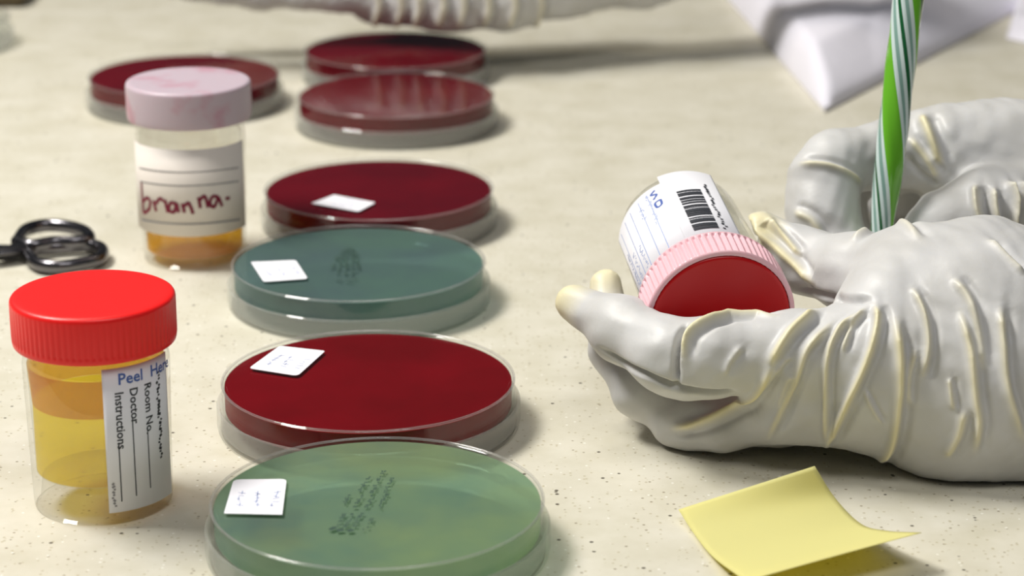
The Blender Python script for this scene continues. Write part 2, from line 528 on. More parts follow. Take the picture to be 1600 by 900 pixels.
def jar_body(rb, rt, zc, floor):
    """clear cup with a hollow foot, domed floor and a threaded neck up to zc + 8 mm"""
    w = 0.0012
    P = [(0, floor + 0.003 - w), (rb * 0.55, floor + 0.001 - w), (rb - 2.2 * w, floor - w), (rb - 1.4 * w, 0.0006), (rb - 0.6 * w, 0.0), (rb - 0.0002, 0.0006), (rb, 0.0025),
         (rt, zc - 0.006), (rt - 0.0006, zc - 0.003), (rt - 0.0016, zc - 0.001), (rt - 0.0016, zc + 0.001), (rt - 0.0009, zc + 0.0018), (rt - 0.0016, zc + 0.003), (rt - 0.0016, zc + 0.008),
         (rt - 0.0016 - w, zc + 0.008), (rt - 0.0016 - w, zc - 0.003), (rt - w, zc - 0.006), (rb - w, floor + 0.001), (rb * 0.55, floor + 0.0015), (0, floor + 0.003)]
    return lathe('body', P, 96)
def jar_cap(rc, z0, z1, dish=0.0, ribs=80):
    side = rounded([(rc - 0.0016, z0 + 0.0002), (rc - 0.0003, z0), (rc, z0 + 0.002), (rc, z1), (rc - 0.003, z1)], (0, 0.0006, 0.001, 0.0016, 0), 4)
    P = side + [(rc - 0.0038, z1 - dish), (0, z1 - dish - 0.0002), (0, z1 - 0.0016 - dish), (rc - 0.0018, z1 - 0.0018 - dish)]
    return lathe('cap', P, 480, rib=ribs, ribz=(z0 + 0.0018, z1 - 0.0017), ribd=0.00030)
def liquid(name, r, z0, z1):
    return lathe(name, [(0, z0 + 0.0026), (r * 0.6, z0 + 0.001), (r, z0), (r, z1 + 0.0003), (r - 0.0008, z1), (0, z1)], 96)

# --- near jar with bright red cap
J1 = empty('specimen_jar', (-0.1130, 0.6091, 0), 'specimen jar with bright red screw cap and yellow liquid standing at the left', 'jar')
RBJ, RTJ = 0.0190, 0.0199
link('body', jar_body(RBJ, RTJ, 0.0475, 0.0095), J1, M['jarclear'])
link('cap', jar_cap(0.0222, 0.0468, 0.0600, 0.0), J1, M['red_cap'])['label'] = 'bright red ribbed screw cap'
link('liquid', liquid('liquid', RBJ - 0.0013, 0.0108, 0.0300), J1, M['yellow_liquid'])['label'] = 'clear yellow liquid'
link('liquid_film', lathe('liquid_film', [(RBJ - 0.0012, 0.0304), (RTJ - 0.0013, 0.0412), (RTJ - 0.00155, 0.0412), (RBJ - 0.0015, 0.0304)], 96), J1, M['amber_liquid'])['label'] = 'amber film of liquid on the jar wall'
Rl = 0.02015
th0 = 0.24; th1 = 1.32
lb = patch('label', Rl * th0, Rl * th1, 0.0042, 0.0452, Rl, M['paper'], J1)
Rt = Rl + 0.00022
text_on('print', 'Peel  Here', 0.0045, Rl * th0 + 0.0042, 0.0405, Rt, M['ink_blue'], lb)
s_ = Rl * th0
for (word, ds, z0, sz, lz0, lz1) in (('Instructions', 0.0036, 0.0385, 0.0034, 0.0242, 0.0072), ('Doctor', 0.0078, 0.0390, 0.0034, 0.0305, 0.0080), ('Room No.', 0.0124, 0.0392, 0.0034, 0.0268, 0.0090)):
    text_on('print', word, sz, s_ + ds - 0.0003, z0, Rt, M['ink'], lb, down=True)
    ribbon_on('rule', [[(s_ + ds, lz0), (s_ + ds, lz1)]], 0.00016, Rt, M['ink'], lb)
rn = random.Random(5)
ribbon_on('print', [[(s_ + 0.0172 + rn.uniform(-.0008, .0008), 0.041 - k * 0.0009), (s_ + 0.0172 + rn.uniform(-.0008, .0008), 0.0405 - k * 0.0009)] for k in range(28)], 0.0004, Rt, M['ink'], lb)
ribbon_on('print', [[(s_ + 0.0016 + rn.uniform(-.0004, .0004), 0.0128 - k * 0.0008), (s_ + 0.0016 + rn.uniform(-.0004, .0004), 0.0123 - k * 0.0008)] for k in range(9)], 0.0003, Rt, M['ink_grey'], lb)

# --- far jar with pale cap and handwriting
J2 = empty('specimen_jar', (-0.1161, 0.8344, 0), 'specimen jar with frosted pale pink cap and red handwriting on its label', 'jar')
link('body', jar_body(0.0187, 0.0197, 0.0530, 0.0030), J2, M['jarclear'])
link('cap', jar_cap(0.0224, 0.0527, 0.0662, 0.0, 0), J2, M['white_cap'])['label'] = 'frosted pale pink cap'
link('liquid', liquid('liquid', 0.0173, 0.0044, 0.0230), J2, M['orange_liquid'])['label'] = 'orange liquid'
Rl = 0.01995
lb = patch('label', -1.35 * Rl, 1.30 * Rl, 0.0135, 0.0455, Rl, M['cream_paper'], J2, 40)
Rt = Rl + 0.00024
def jp(u, v):            # pixel on the front of jar 2 -> (s, z)
    x = ((u - 302.0) / 4.26) * 1e-3
    s = Rl * math.asin(max(-0.99, min(0.99, x / Rl)))
    y = 0.8344 - Rl * math.cos(s / Rl)
    return (s, at(u, v, y)[2])
ribbon_on('rule', [[jp(u, v0 + 9 * (1 - ((u - 302) / 82) ** 2)) for u in range(228, 379, 15)] for v0 in (260, 281)], 0.00022, Rt, M['ink_grey'], lb)
ribbon_on('rule', [[jp(u, 341 + 9 * (1 - ((u - 302) / 82) ** 2)) for u in range(228, 379, 15)]], 0.0003, Rt, M['ink_grey'], lb)
hw = [[(231, 284), (231, 300), (232, 330)], [(232, 316), (239, 309), (245, 313), (243, 326), (234, 332), (231, 326)],
      [(251, 313), (255, 330)], [(255, 318), (262, 310), (268, 314)],
      [(270, 312), (274, 332)], [(287, 318), (279, 317), (276, 328), (284, 331), (288, 318), (291, 332)],
      [(297, 318), (300, 332)], [(300, 322), (306, 317), (309, 322), (313, 334)],
      [(322, 308), (324, 325)], [(324, 312), (330, 306), (333, 312), (335, 324)],
      [(350, 307), (342, 307), (338, 318), (344, 323), (350, 309), (352, 312), (355, 322)], [(360, 310), (366, 309)]]
hl = ribbon_on('handwriting', [[jp(u, v) for (u, v) in s] for s in hw], 0.00060, Rt + 0.0001, M['ink_red'], lb)
hl['label'] = 'maroon handwritten name'

# --- held jar, cap towards the camera
FACE = at(1126, 499, 0.652)
def far_point(Y): return at(1062, 358, Y)
lo, hi = 0.652, 0.75
for _ in range(50):
    mid = (lo + hi) / 2
    if np.linalg.norm(far_point(mid) - FACE) < 0.060: lo = mid
    else: hi = mid
FAR = far_point(lo)
AX = (FACE - FAR) / np.linalg.norm(FACE - FAR)
zl = Vector(AX)
toc = Vector((0, 0, CAM_H)) - Vector(FAR)
# label front (local -y) turned to the upper left side of the jar, the side that shows
upv = Vector((-0.30, -0.25, 1.0))
fy = -(upv - zl * upv.dot(zl)).normalized()
fx = fy.cross(zl).normalized()
JM = Matrix((fx, fy, zl)).transposed().to_4x4(); JM.translation = Vector(FAR)
J3 = empty('specimen_jar', (0, 0, 0), 'tilted specimen jar with shade-darkened red cap face and barcode sticker held in the glove', 'jar')
J3.matrix_world = JM
link('body', jar_body(0.0190, 0.0199, 0.0475, 0.0040), J3, M['jarclear'])
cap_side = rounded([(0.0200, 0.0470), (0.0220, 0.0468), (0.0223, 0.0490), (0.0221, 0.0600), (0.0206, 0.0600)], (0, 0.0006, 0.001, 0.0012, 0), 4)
cp = link('cap', lathe('cap', cap_side + [(0.0204, 0.0585), (0.0204, 0.0480)], 480, rib=70, ribz=(0.0484, 0.0589), ribd=0.0008), J3, M['cap_side_sheen'])
cp['label'] = 'ribbed cap rim, bright reflection painted in as pale pink'
link('cap_face', lathe('cap_face', rounded([(0.0, 0.0575), (0.0203, 0.0575), (0.0205, 0.0604), (0.0, 0.0606)], (0, 0, 0.0012, 0), 4), 96), J3, M['red_disc_shaded'])['label'] = 'smooth red cap face, darkened by painted shade'
Rl = 0.0201
def mir(lines): return [[(-p[0], p[1]) for p in l] for l in lines]
lb = patch('label', -0.0075, 0.0260, 0.0055, 0.0462, Rl, M['paper'], J3, 40)
Rt = Rl + 0.0002
ribbon_on('rule', mir([[(s, 0.008), (s, 0.044)] for s in (-0.0225, -0.0185, -0.0150, -0.0110, -0.0075)]), 0.00013, Rt, M['ink_pale'], lb)
rn = random.Random(9)
for s, z0, z1 in ((-0.0235, 0.020, 0.044), (-0.0205, 0.026, 0.044), (-0.0165, 0.028, 0.043), (-0.0075, 0.008, 0.030), (-0.011, 0.012, 0.02)):
    n = int((z1 - z0) / 0.0011)
    ribbon_on('print', mir([[(s + rn.uniform(-.0008, .0008), z0 + k * 0.0011), (s + rn.uniform(-.0008, .0008), z0 + k * 0.0011 + rn.uniform(.0003, .0008))] for k in range(n)]), 0.0002, Rt, M['ink_pale'], lb)
ribbon_on('print', mir([[(-0.0045, 0.008), (-0.0062, 0.0095), (-0.0045, 0.011), (-0.006, 0.013)], [(-0.004, 0.015), (-0.006, 0.0155), (-0.0058, 0.0185), (-0.0042, 0.018), (-0.004, 0.015)]]), 0.0004, Rt, M['ink_blue'], lb)
sb = patch('barcode_sticker', -0.0150, 0.0022, 0.0012, 0.0464, Rl + 0.0002, M['paper'], J3, 30)
rn = random.Random(21)
z = 0.0150; bars = []
while z < 0.0425:
    w = rn.choice((0.0005, 0.0008, 0.0013, 0.0019))
    bars.append((z, w)); z += w + rn.choice((0.0005, 0.0008, 0.0012))
V = []; F = []
Rb = Rl + 0.0006
for (z, w) in bars:
    b = len(V)
    for i in range(7):
        s = -0.0012 - 0.0075 * i / 6
        for zz in (z, z + w): V.append((s, zz))
    for i in range(6): F.append((b + 2 * i, b + 2 * i + 1, b + 2 * i + 3, b + 2 * i + 2))
link('barcode', pmesh('barcode', wrap(V, Rb), F, False), sb, M['ink'])
ribbon_on('print', [[(-0.0108 + rn.uniform(-.0006, .0006), 0.011 + k * 0.0016), (-0.0108 + rn.uniform(-.0006, .0006), 0.0116 + k * 0.0016)] for k in range(20)], 0.00045, Rb, M['ink'], sb)

# ------------------------------------------------------------------ gloved hands: signed distance fields, meshed by surface nets
def seg_d(G, a, b, ra, rb):
    ab = b - a; L2 = float(ab @ ab)
    X, Y, Z = G
    t = ((X - a[0]) * ab[0] + (Y - a[1]) * ab[1] + (Z - a[2]) * ab[2]) / L2
    np.clip(t, 0, 1, out=t)
    d = np.sqrt((X - a[0] - t * ab[0]) ** 2 + (Y - a[1] - t * ab[1]) ** 2 + (Z - a[2] - t * ab[2]) ** 2)
    return d - (ra + (rb - ra) * t)
def smin(a, b, k):
    h = np.clip(0.5 + 0.5 * (b - a) / k, 0, 1)
    return b + (a - b) * h - k * h * (1 - h)
def chain(G, pts, k=0.004):
    d = None
    for (p, r), (q, s) in zip(pts[:-1], pts[1:]):
        e_ = seg_d(G, np.float32(p), np.float32(q), r, s)
        d = e_ if d is None else smin(d, e_, k)
    return d
def cyl_d(G, origin, axis, z0, z1, r):
    X, Y, Z = (G[0] - origin[0], G[1] - origin[1], G[2] - origin[2])
    h = X * axis[0] + Y * axis[1] + Z * axis[2]
    rad = np.sqrt(np.maximum(X * X + Y * Y + Z * Z - h * h, 0))
    return np.maximum(rad - r, np.maximum(z0 - h, h - z1))

def surface_nets(D, org, h):
    nx, ny, nz = D.shape
    S = D < 0
    c = [S[i:nx - 1 + i, j:ny - 1 + j, k:nz - 1 + k] for i in (0, 1) for j in (0, 1) for k in (0, 1)]
    cnt = sum(x.astype(np.int8) for x in c)
    act = (cnt > 0) & (cnt < 8)
    idx = np.argwhere(act)
    vid = np.full(act.shape, -1, np.int64)
    vid[act] = np.arange(len(idx))
    acc = np.zeros((len(idx), 3)); num = np.zeros(len(idx))
    cor = [(i, j, k) for i in (0, 1) for j in (0, 1) for k in (0, 1)]
    val = {o: D[idx[:, 0] + o[0], idx[:, 1] + o[1], idx[:, 2] + o[2]] for o in cor}
    for o in cor:
        for ax in range(3):
            if o[ax] == 0:
                q = list(o); q[ax] = 1; q = tuple(q)
                a, b = val[o], val[q]
                m = (a < 0) != (b < 0)
                t = np.where(m, a / np.where(m, a - b, 1), 0)
                p = np.array(o, float)[None, :].repeat(len(idx), 0); p[:, ax] += t
                acc += p * m[:, None]; num += m
    V = (idx + acc / num[:, None]) * h + np.array(org)
    F = []
    for ax in range(3):
        u, w = (ax + 1) % 3, (ax + 2) % 3
        sl0 = [slice(None)] * 3; sl1 = [slice(None)] * 3
        sl0[ax] = slice(0, -1); sl1[ax] = slice(1, None)
        A, B = S[tuple(sl0)], S[tuple(sl1)]
        E = np.argwhere(A != B)
        E = E[(E[:, u] > 0) & (E[:, w] > 0) & (E[:, u] < D.shape[u] - 1) & (E[:, w] < D.shape[w] - 1)]
        ins = A[E[:, 0], E[:, 1], E[:, 2]]
        def vi(du, dw):
            q = E.copy(); q[:, u] -= du; q[:, w] -= dw
            return vid[q[:, 0], q[:, 1], q[:, 2]]
        Q = np.stack([vi(1, 1), vi(0, 1), vi(0, 0), vi(1, 0)], 1)
        Q[~ins] = Q[~ins][:, ::-1]
        F.append(Q)
    F = np.concatenate(F)
    F = F[(F >= 0).all(1)]
    return V, F

def relax(V, F, it=4, lam=0.5):
    E = np.concatenate([F[:, [0, 1]], F[:, [1, 2]], F[:, [2, 3]], F[:, [3, 0]]])
    n = len(V)
    deg = np.bincount(E[:, 0], minlength=n) + np.bincount(E[:, 1], minlength=n)
    deg = np.maximum(deg, 1)[:, None]
    for i in range(it):
        l = lam if i % 2 == 0 else -lam * 0.95
        s = np.zeros_like(V)
        for k in range(3):
            s[:, k] = np.bincount(E[:, 0], V[E[:, 1], k], n) + np.bincount(E[:, 1], V[E[:, 0], k], n)
        V = V + l * (s / deg - V)
    return V

def vnormals(V, F):
    n = np.cross(V[F[:, 2]] - V[F[:, 0]], V[F[:, 3]] - V[F[:, 1]])
    out = np.zeros_like(V)
    for k in range(4):
        for c in range(3):
            out[:, c] += np.bincount(F[:, k], n[:, c], len(V))
    return out / (np.linalg.norm(out, axis=1)[:, None] + 1e-12)

def fast_mesh(name, V, F):
    me = bpy.data.meshes.new(name)
    me.vertices.add(len(V)); me.vertices.foreach_set('co', np.asarray(V, np.float32).ravel())
    me.loops.add(F.size); me.loops.foreach_set('vertex_index', F.astype(np.int32).ravel())
    me.polygons.add(len(F)); me.polygons.foreach_set('loop_start', np.arange(0, F.size, 4, dtype=np.int32))
    me.polygons.foreach_set('loop_total', np.full(len(F), 4, np.int32))
    me.update(calc_edges=True); me.validate()
    me.polygons.foreach_set('use_smooth', [True] * len(me.polygons))
    return me

def refine(V, F):
    """one Catmull-Clark step through a temporary subdivision modifier"""
    me = fast_mesh('tmp', V, F)
    o = bpy.data.objects.new('tmp', me); COL.objects.link(o)
    md = o.modifiers.new('s', 'SUBSURF'); md.levels = 1; md.render_levels = 1
    dg = bpy.context.evaluated_depsgraph_get()
    em = o.evaluated_get(dg).to_mesh()
    n = len(em.vertices); v = np.zeros(n * 3, np.float32); em.vertices.foreach_get('co', v)
    f = np.zeros(len(em.loops), np.int32); em.loops.foreach_get('vertex_index', f)
    o.evaluated_get(dg).to_mesh_clear()
    bpy.data.objects.remove(o); bpy.data.meshes.remove(me)
    return v.reshape(-1, 3).astype(float), f.reshape(-1, 4)

def glove(name, field, lo, hi, h, ridges=(), tips=(), noise=0.0, keep=()):
    """field(G) -> sdf ; ridges: (pixel poly-line, half width mm, height mm, cream) raised folds of the latex"""
    ax = [np.arange(lo[i], hi[i], h, dtype=np.float32) for i in range(3)]
    G = np.meshgrid(*ax, indexing='ij')
    D = field(G)
    V, F = surface_nets(D, lo, h)
    del G, D
    V = relax(V, F, 6)
    V, F = refine(V, F)
    Nn = vnormals(V, F)
    fold = np.zeros(len(V))
    bv = BVHTree.FromPolygons([tuple(v) for v in V], [tuple(f) for f in F.tolist()])
    disp = np.zeros(len(V))
    for (pl, w, hh, cream) in ridges:
        w *= 0.85e-3; hh *= 1.25e-3
        pts = catmull([np.array(p, float) for p in pl], 16)
        hit = []; hn = []; tt = []
        for i, p in enumerate(pts):
            d = Vector(ray(p[0], p[1])).normalized()
            co, no, _, _ = bv.ray_cast(Vector((0, 0, CAM_H)), d)
            if co is not None:
                hit.append(co[:]); hn.append(no[:]); tt.append(i / (len(pts) - 1))
        if len(hit) < 2: continue
        hit = np.array(hit); hn = np.array(hn); tt = np.array(tt)
        sel = np.where(((V > hit.min(0) - 5 * w) & (V < hit.max(0) + 5 * w)).all(1))[0]
        if len(sel) == 0: continue
        dd = np.full(len(sel), 1e9); ti = np.zeros(len(sel)); ni = np.zeros(len(sel)); sd = np.zeros(len(sel))
        for k in range(len(hit) - 1):          # distance to each piece of the fold line
            a, b = hit[k], hit[k + 1]
            if np.linalg.norm(b - a) > 0.012: continue
            ab = b - a; t = np.clip(((V[sel] - a) @ ab) / (ab @ ab + 1e-14), 0, 1)
            q = np.linalg.norm(V[sel] - a - t[:, None] * ab, axis=1)
            m = q < dd
            side = np.cross(ab, hn[k]); side = side / (np.linalg.norm(side) + 1e-12)
            if side[0] < 0: side = -side
            sd[m] = ((V[sel] - a) @ side)[m]
            dd[m] = q[m]; ti[m] = (tt[k] + (tt[k + 1] - tt[k]) * t)[m]; ni[m] = (Nn[sel] @ hn[k])[m]
        tap = np.minimum(1, np.minimum(ti, 1 - ti) * 6 + 0.12) * np.clip(ni * 3, 0, 1)
        g = np.exp(-(dd / w) ** 2)
        if hh > 0:      # crest with a pinched valley on its right
            disp[sel] += hh * tap * (1.15 * g - 1.0 * np.exp(-((sd - 1.9 * w) / (0.95 * w)) ** 2) * np.exp(-(dd / (3.2 * w)) ** 2))
        else:
            disp[sel] += hh * tap * g
        fold[sel] = np.maximum(fold[sel], cream * tap * g ** 2)
    for (p, r) in tips:                          # loose cream finger ends
        q = np.linalg.norm(V - np.array(p), axis=1)
        fold = np.maximum(fold, np.clip(1.4 - q / r, 0, 1) * 0.9)
    if noise:
        x, y, z = V.T * 1000
        nn = np.sin(x * .31 + 1.3 * np.sin(z * .23)) * np.sin(y * .27 + z * .33 + .7 * np.sin(x * .19)) + 0.5 * np.sin(x * .71 + y * .5) * np.sin(z * .83 - x * .3)
        disp += noise * 1e-3 * nn
    V = V + Nn * disp[:, None]
    for _ in range(3):                           # nothing of the hand may enter what it holds
        for blk in keep:
            gx = [np.ascontiguousarray(V[:, i]) for i in range(3)]
            d0 = blk(gx); m = np.where(d0 < 0)[0]
            if len(m) == 0: continue
            g = np.zeros((len(m), 3))
            for i in range(3):
                q = [c[m].copy() for c in gx]; q[i] = q[i] + 2e-5
                g[:, i] = (blk(q) - d0[m]) / 2e-5
            V[m] -= g * d0[m][:, None]
    V[:, 2] = np.maximum(V[:, 2], 0.0003)
    me = fast_mesh(name, V, F)
    a = me.attributes.new('fold', 'FLOAT', 'POINT'); a.data.foreach_set('value', fold.astype(np.float32))
    o = link(name, me, None, M['glove'])
    return o

def J(u, v, Y, r): return (at(u, v, Y), r * 1e-3)

# --- front hand: palm up round the jar, back of the hand to the camera
h1_palm = [
    [J(1400, 500, .640, 17), J(1520, 500, .642, 21), J(1680, 545, .640, 24)],
    [J(1385, 575, .632, 16), J(1520, 600, .632, 21), J(1680, 615, .634, 24)],
    [J(1330, 625, .636, 12.5), J(1480, 655, .634, 15.5), J(1680, 660, .636, 17)],
    [J(1425, 440, .655, 15), J(1540, 430, .660, 15), J(1680, 500, .650, 19)],
    [J(1340, 600, .630, 13.5), J(1225, 634, .633, 8.5), J(1130, 664, .640, 5.5), J(1050, 674, .647, 3.5)],
    [J(1680, 560, .642, 27), J(1850, 560, .650, 28), J(2000, 540, .66, 30)],
    [J(1680, 620, .640, 24), J(1850, 590, .650, 28)],
]
h1_index = [J(1390, 548, .630, 14), J(1240, 552, .630, 11.2), J(1110, 558, .630, 10.6), J(1072, 564, .632, 9.6), J(1046, 556, .634, 10.0), J(975, 515, .650, 9.0), J(898, 474, .666, 5.6)]
h1_mid = [J(1400, 610, .640, 13), J(1220, 638, .645, 10), J(1078, 645, .649, 8.6), J(1004, 608, .656, 8.2), J(962, 545, .672, 7.2), J(946, 444, .688, 4.8)]
h1_ring = [J(1400, 640, .648, 12), J(1240, 640, .662, 9.5), J(1120, 625, .674, 8.6), J(1050, 570, .690, 7.5), J(1030, 520, .704, 6)]
h1_thumb = [J(1430, 430, .658, 14), J(1340, 428, .672, 11.5), J(1260, 408, .688, 9.2), J(1190, 364, .694, 6.8)]
PEN_A, PEN_B = at(1371, 415, .716), at(1419, 0, .735)
pen_ax = (PEN_B - PEN_A) / np.linalg.norm(PEN_B - PEN_A)

def jar_carve(G, off=0.0005):
    return np.minimum(cyl_d(G, FAR, AX, -off, 0.0606 + off, 0.0201 + off), cyl_d(G, FAR, AX, 0.0465, 0.0606 + off, 0.0224 + off))
def hand1(G):
    palm = None
    for c in h1_palm:
        d = chain(G, c, 0.008)
        palm = d if palm is None else smin(palm, d, 0.012)
    out = None
    for f_ in (h1_index, h1_mid, h1_ring, h1_thumb):
        d = smin(palm, chain(G, f_, 0.005), 0.007)
        out = d if out is None else smin(out, d, 0.0012)
    out = np.maximum(out, -jar_carve(G))
    return np.maximum(out, 0.0006 - G[2])

rid1 = [
    ([(1058, 604), (1056, 565), (1061, 530), (1072, 508)], 1.0, -2.6, 0.0),
    ([(938, 545), (1000, 582), (1060, 606), (1110, 614), (1150, 612)], 1.2, -2.4, 0.0),
    ([(1250, 452), (1300, 464), (1362, 470)], 1.3, -1.8, 0.0),
    ([(1068, 560), (1075, 525), (1110, 500), (1160, 492), (1215, 494)], 1.6, 1.5, 0.9),
    ([(1275, 485), (1235, 520), (1202, 570)], 1.8, 1.7, 0.9),
    ([(1210, 572), (1175, 618), (1110, 655), (1050, 670)], 1.7, 1.5, 1.0),
    ([(1300, 505), (1262, 545), (1245, 590), (1222, 640), (1200, 685)], 1.3, 1.1, 0.7),
    ([(1340, 490), (1308, 520), (1292, 565), (1291, 640), (1290, 690)], 1.2, 1.3, 0.7),
    ([(1368, 478), (1372, 500), (1362, 545), (1335, 610), (1308, 665), (1290, 700)], 1.5, 1.7, 0.9),
    ([(1352, 482), (1330, 510), (1316, 550)], 1.0, 0.9, 0.5),
    ([(1400, 498), (1406, 560), (1405, 620), (1395, 690), (1376, 722)], 1.8, 1.8, 0.9),
    ([(1425, 450), (1444, 490), (1450, 540), (1442, 590)], 1.4, 1.3, 0.5),
    ([(1430, 545), (1422, 590), (1420, 635)], 1.0, 0.8, 0.5),
    ([(1490, 435), (1515, 470), (1528, 520), (1535, 580)], 1.7, 1.3, 0.4),
    ([(1500, 485), (1517, 550), (1525, 620), (1530, 660), (1524, 705)], 1.6, 1.5, 0.7),
    ([(1563, 480), (1567, 540), (1575, 610), (1600, 690)], 1.6, 1.5, 0.6),
    ([(1483, 590), (1490, 640)], 1.0, 0.8, 0.5),
    ([(1508, 640), (1498, 680), (1478, 715)], 1.6, 1.2, 0.7),
    ([(1350, 610), (1362, 635), (1378, 662)], 0.8, 0.7, 0.3),
    ([(1160, 540), (1140, 565), (1132, 585)], 1.0, 0.6, 0.2),
    ([(1195, 610), (1215, 580), (1235, 555)], 0.9, 0.7, 0.3),
    ([(1215, 640), (1228, 600), (1238, 585)], 0.9, 0.7, 0.3),
    ([(1165, 350), (1195, 372), (1240, 410), (1275, 445)], 1.8, 1.2, 1.0),
    ([(1200, 340), (1225, 370), (1250, 400)], 1.4, 1.0, 0.9),
    ([(1330, 375), (1360, 358), (1410, 350), (1440, 375)], 1.8, 1.0, 0.3),
    ([(1600, 430), (1570, 400), (1545, 375)], 1.6, 1.0, 0.3),
]
g1 = glove('gloved_hand', hand1, (0.005, 0.590, 0.0), (0.285, 0.735, 0.105), 0.0010, rid1,
           tips=[(at(1180, 355, .69), 0.008), (at(880, 465, .668), 0.010), (at(946, 440, .688), 0.008)], noise=0.22, keep=[jar_carve])
tag(g1, 'cream latex gloved hand resting on the counter, cradling the tilted jar', 'hand')

# --- writing hand behind, holding the pen upright
h2_palm = [
    [J(1465, 235, .752, 13), J(1540, 255, .755, 19), J(1700, 270, .750, 24)],
    [J(1560, 290, .768, 15), J(1620, 310, .758, 20), J(1700, 320, .750, 22)],
    [J(1500, 350, .770, 14), J(1700, 370, .760, 18)],
    [J(1700, 300, .750, 26), J(1880, 290, .755, 28), J(2000, 280, .76, 30)],
]
h2_index = [J(1475, 228, .752, 12.5), J(1390, 240, .752, 10.6), J(1305, 256, .746, 10.2), J(1286, 282, .740, 10.5), J(1284, 335, .734, 10.8), J(1320, 400, .726, 9.8)]
h2_mid = [J(1490, 238, .776, 12.5), J(1390, 250, .777, 10.8), J(1312, 268, .773, 10), J(1302, 335, .764, 10), J(1335, 405, .752, 9)]
h2_ring = [J(1500, 280, .796, 14), J(1400, 300, .800, 13), J(1345, 330, .798, 12), J(1350, 400, .790, 12), J(1400, 410, .785, 12)]
h2_little = [J(1520, 350, .785, 14), J(1440, 355, .800, 13), J(1370, 390, .800, 12)]
h2_thumb = [J(1640, 330, .733, 17), J(1540, 330, .726, 13), J(1478, 352, .724, 10.5), J(1432, 384, .722, 8.5)]
def hand2(G):
    palm = None
    for c in h2_palm:
        d = chain(G, c, 0.008)
        palm = d if palm is None else smin(palm, d, 0.012)
    out = None
    for f_ in (h2_index, h2_mid, h2_ring, h2_little, h2_thumb):
        d = smin(palm, chain(G, f_, 0.005), 0.006)
        out = d if out is None else smin(out, d, 0.0012)
    out = np.maximum(out, -cyl_d(G, PEN_A, pen_ax, -0.02, 0.3, 0.0056))
    out = np.maximum(out, -(hand1(G) - 0.0012))
    out = np.maximum(out, -jar_carve(G, 0.001))
    return np.maximum(out, 0.0006 - G[2])
rid2 = [
    ([(1250, 256), (1290, 258), (1320, 268), (1345, 285)], 1.5, 1.3, 0.6),
    ([(1440, 180), (1455, 215), (1470, 260)], 2.2, 1.8, 0.9),
    ([(1415, 240), (1440, 270), (1465, 290)], 1.6, -1.5, 0.2),
    ([(1420, 215), (1450, 250), (1465, 275)], 1.6, 1.2, 0.7),
    ([(1525, 290), (1528, 330), (1545, 370)], 1.6, 2.9, 0.5),
    ([(1552, 295), (1556, 335), (1572, 380)], 1.4, 2.9, 0.5),
    ([(1575, 285), (1585, 320), (1575, 375)], 1.4, 2.9, 0.5),
    ([(1597, 285), (1604, 320), (1595, 375)], 1.4, 2.9, 0.5),
    ([(1240, 330), (1270, 345), (1290, 380)], 1.6, 0.9, 0.5),
]
g2 = glove('gloved_hand', hand2, (0.085, 0.680, 0.0), (0.255, 0.825, 0.115), 0.00115, rid2, noise=0.25, keep=[lambda G: cyl_d(G, PEN_A, pen_ax, -0.02, 0.3, 0.0052)])
tag(g2, 'cream latex gloved hand gripping the green striped pen upright', 'hand')

# --- far hand reaching over the last dish
h3_palm = [
    [J(610, -6, 1.140, 13.5), J(700, -8, 1.135, 16), J(790, -10, 1.140, 16), J(880, -26, 1.150, 15)],
    [J(640, -30, 1.160, 14), J(880, -50, 1.170, 18)],
    [J(880, -36, 1.155, 16), J(1000, -50, 1.165, 18), J(1150, -95, 1.18, 24), J(1350, -160, 1.2, 30)],
]
h3_f = [[J(640, -8, 1.14, 12), J(520, -12, 1.135, 9), J(400, -14, 1.135, 8.5), J(290, -18, 1.135, 6)],
        [J(640, -20, 1.165, 12), J(500, -28, 1.165, 9), J(380, -26, 1.165, 8), J(260, -22, 1.16, 6)],
        [J(640, 0, 1.145, 10), J(590, 10, 1.142, 8), J(570, 12, 1.14, 6)]]
def hand3(G):
    palm = None
    for c in h3_palm:
        d = chain(G, c, 0.008)
        palm = d if palm is None else smin(palm, d, 0.012)
    out = None
    for f_ in h3_f:
        d = smin(palm, chain(G, f_, 0.005), 0.006)
        out = d if out is None else smin(out, d, 0.0012)
    dish = cyl_d(G, np.array([-0.0559, 1.1225, 0]), np.array([0, 0, 1.0]), -0.01, H + 0.0006, RL + 0.0006)
    return np.maximum(np.maximum(out, -dish), 0.0006 - G[2])
rid3 = [([(u, -20), (u + 4, 10), (u - 6, 42)], 2.2, 2.2, 0.6) for u in (590, 625, 655, 690, 720, 760, 800, 840)]
g3 = glove('gloved_hand', hand3, (-0.20, 1.095, 0.0), (0.17, 1.24, 0.16), 0.0018, rid3, noise=0.4)
tag(g3, 'blurred gloved hand reaching over the farthest dish at the top edge', 'hand')

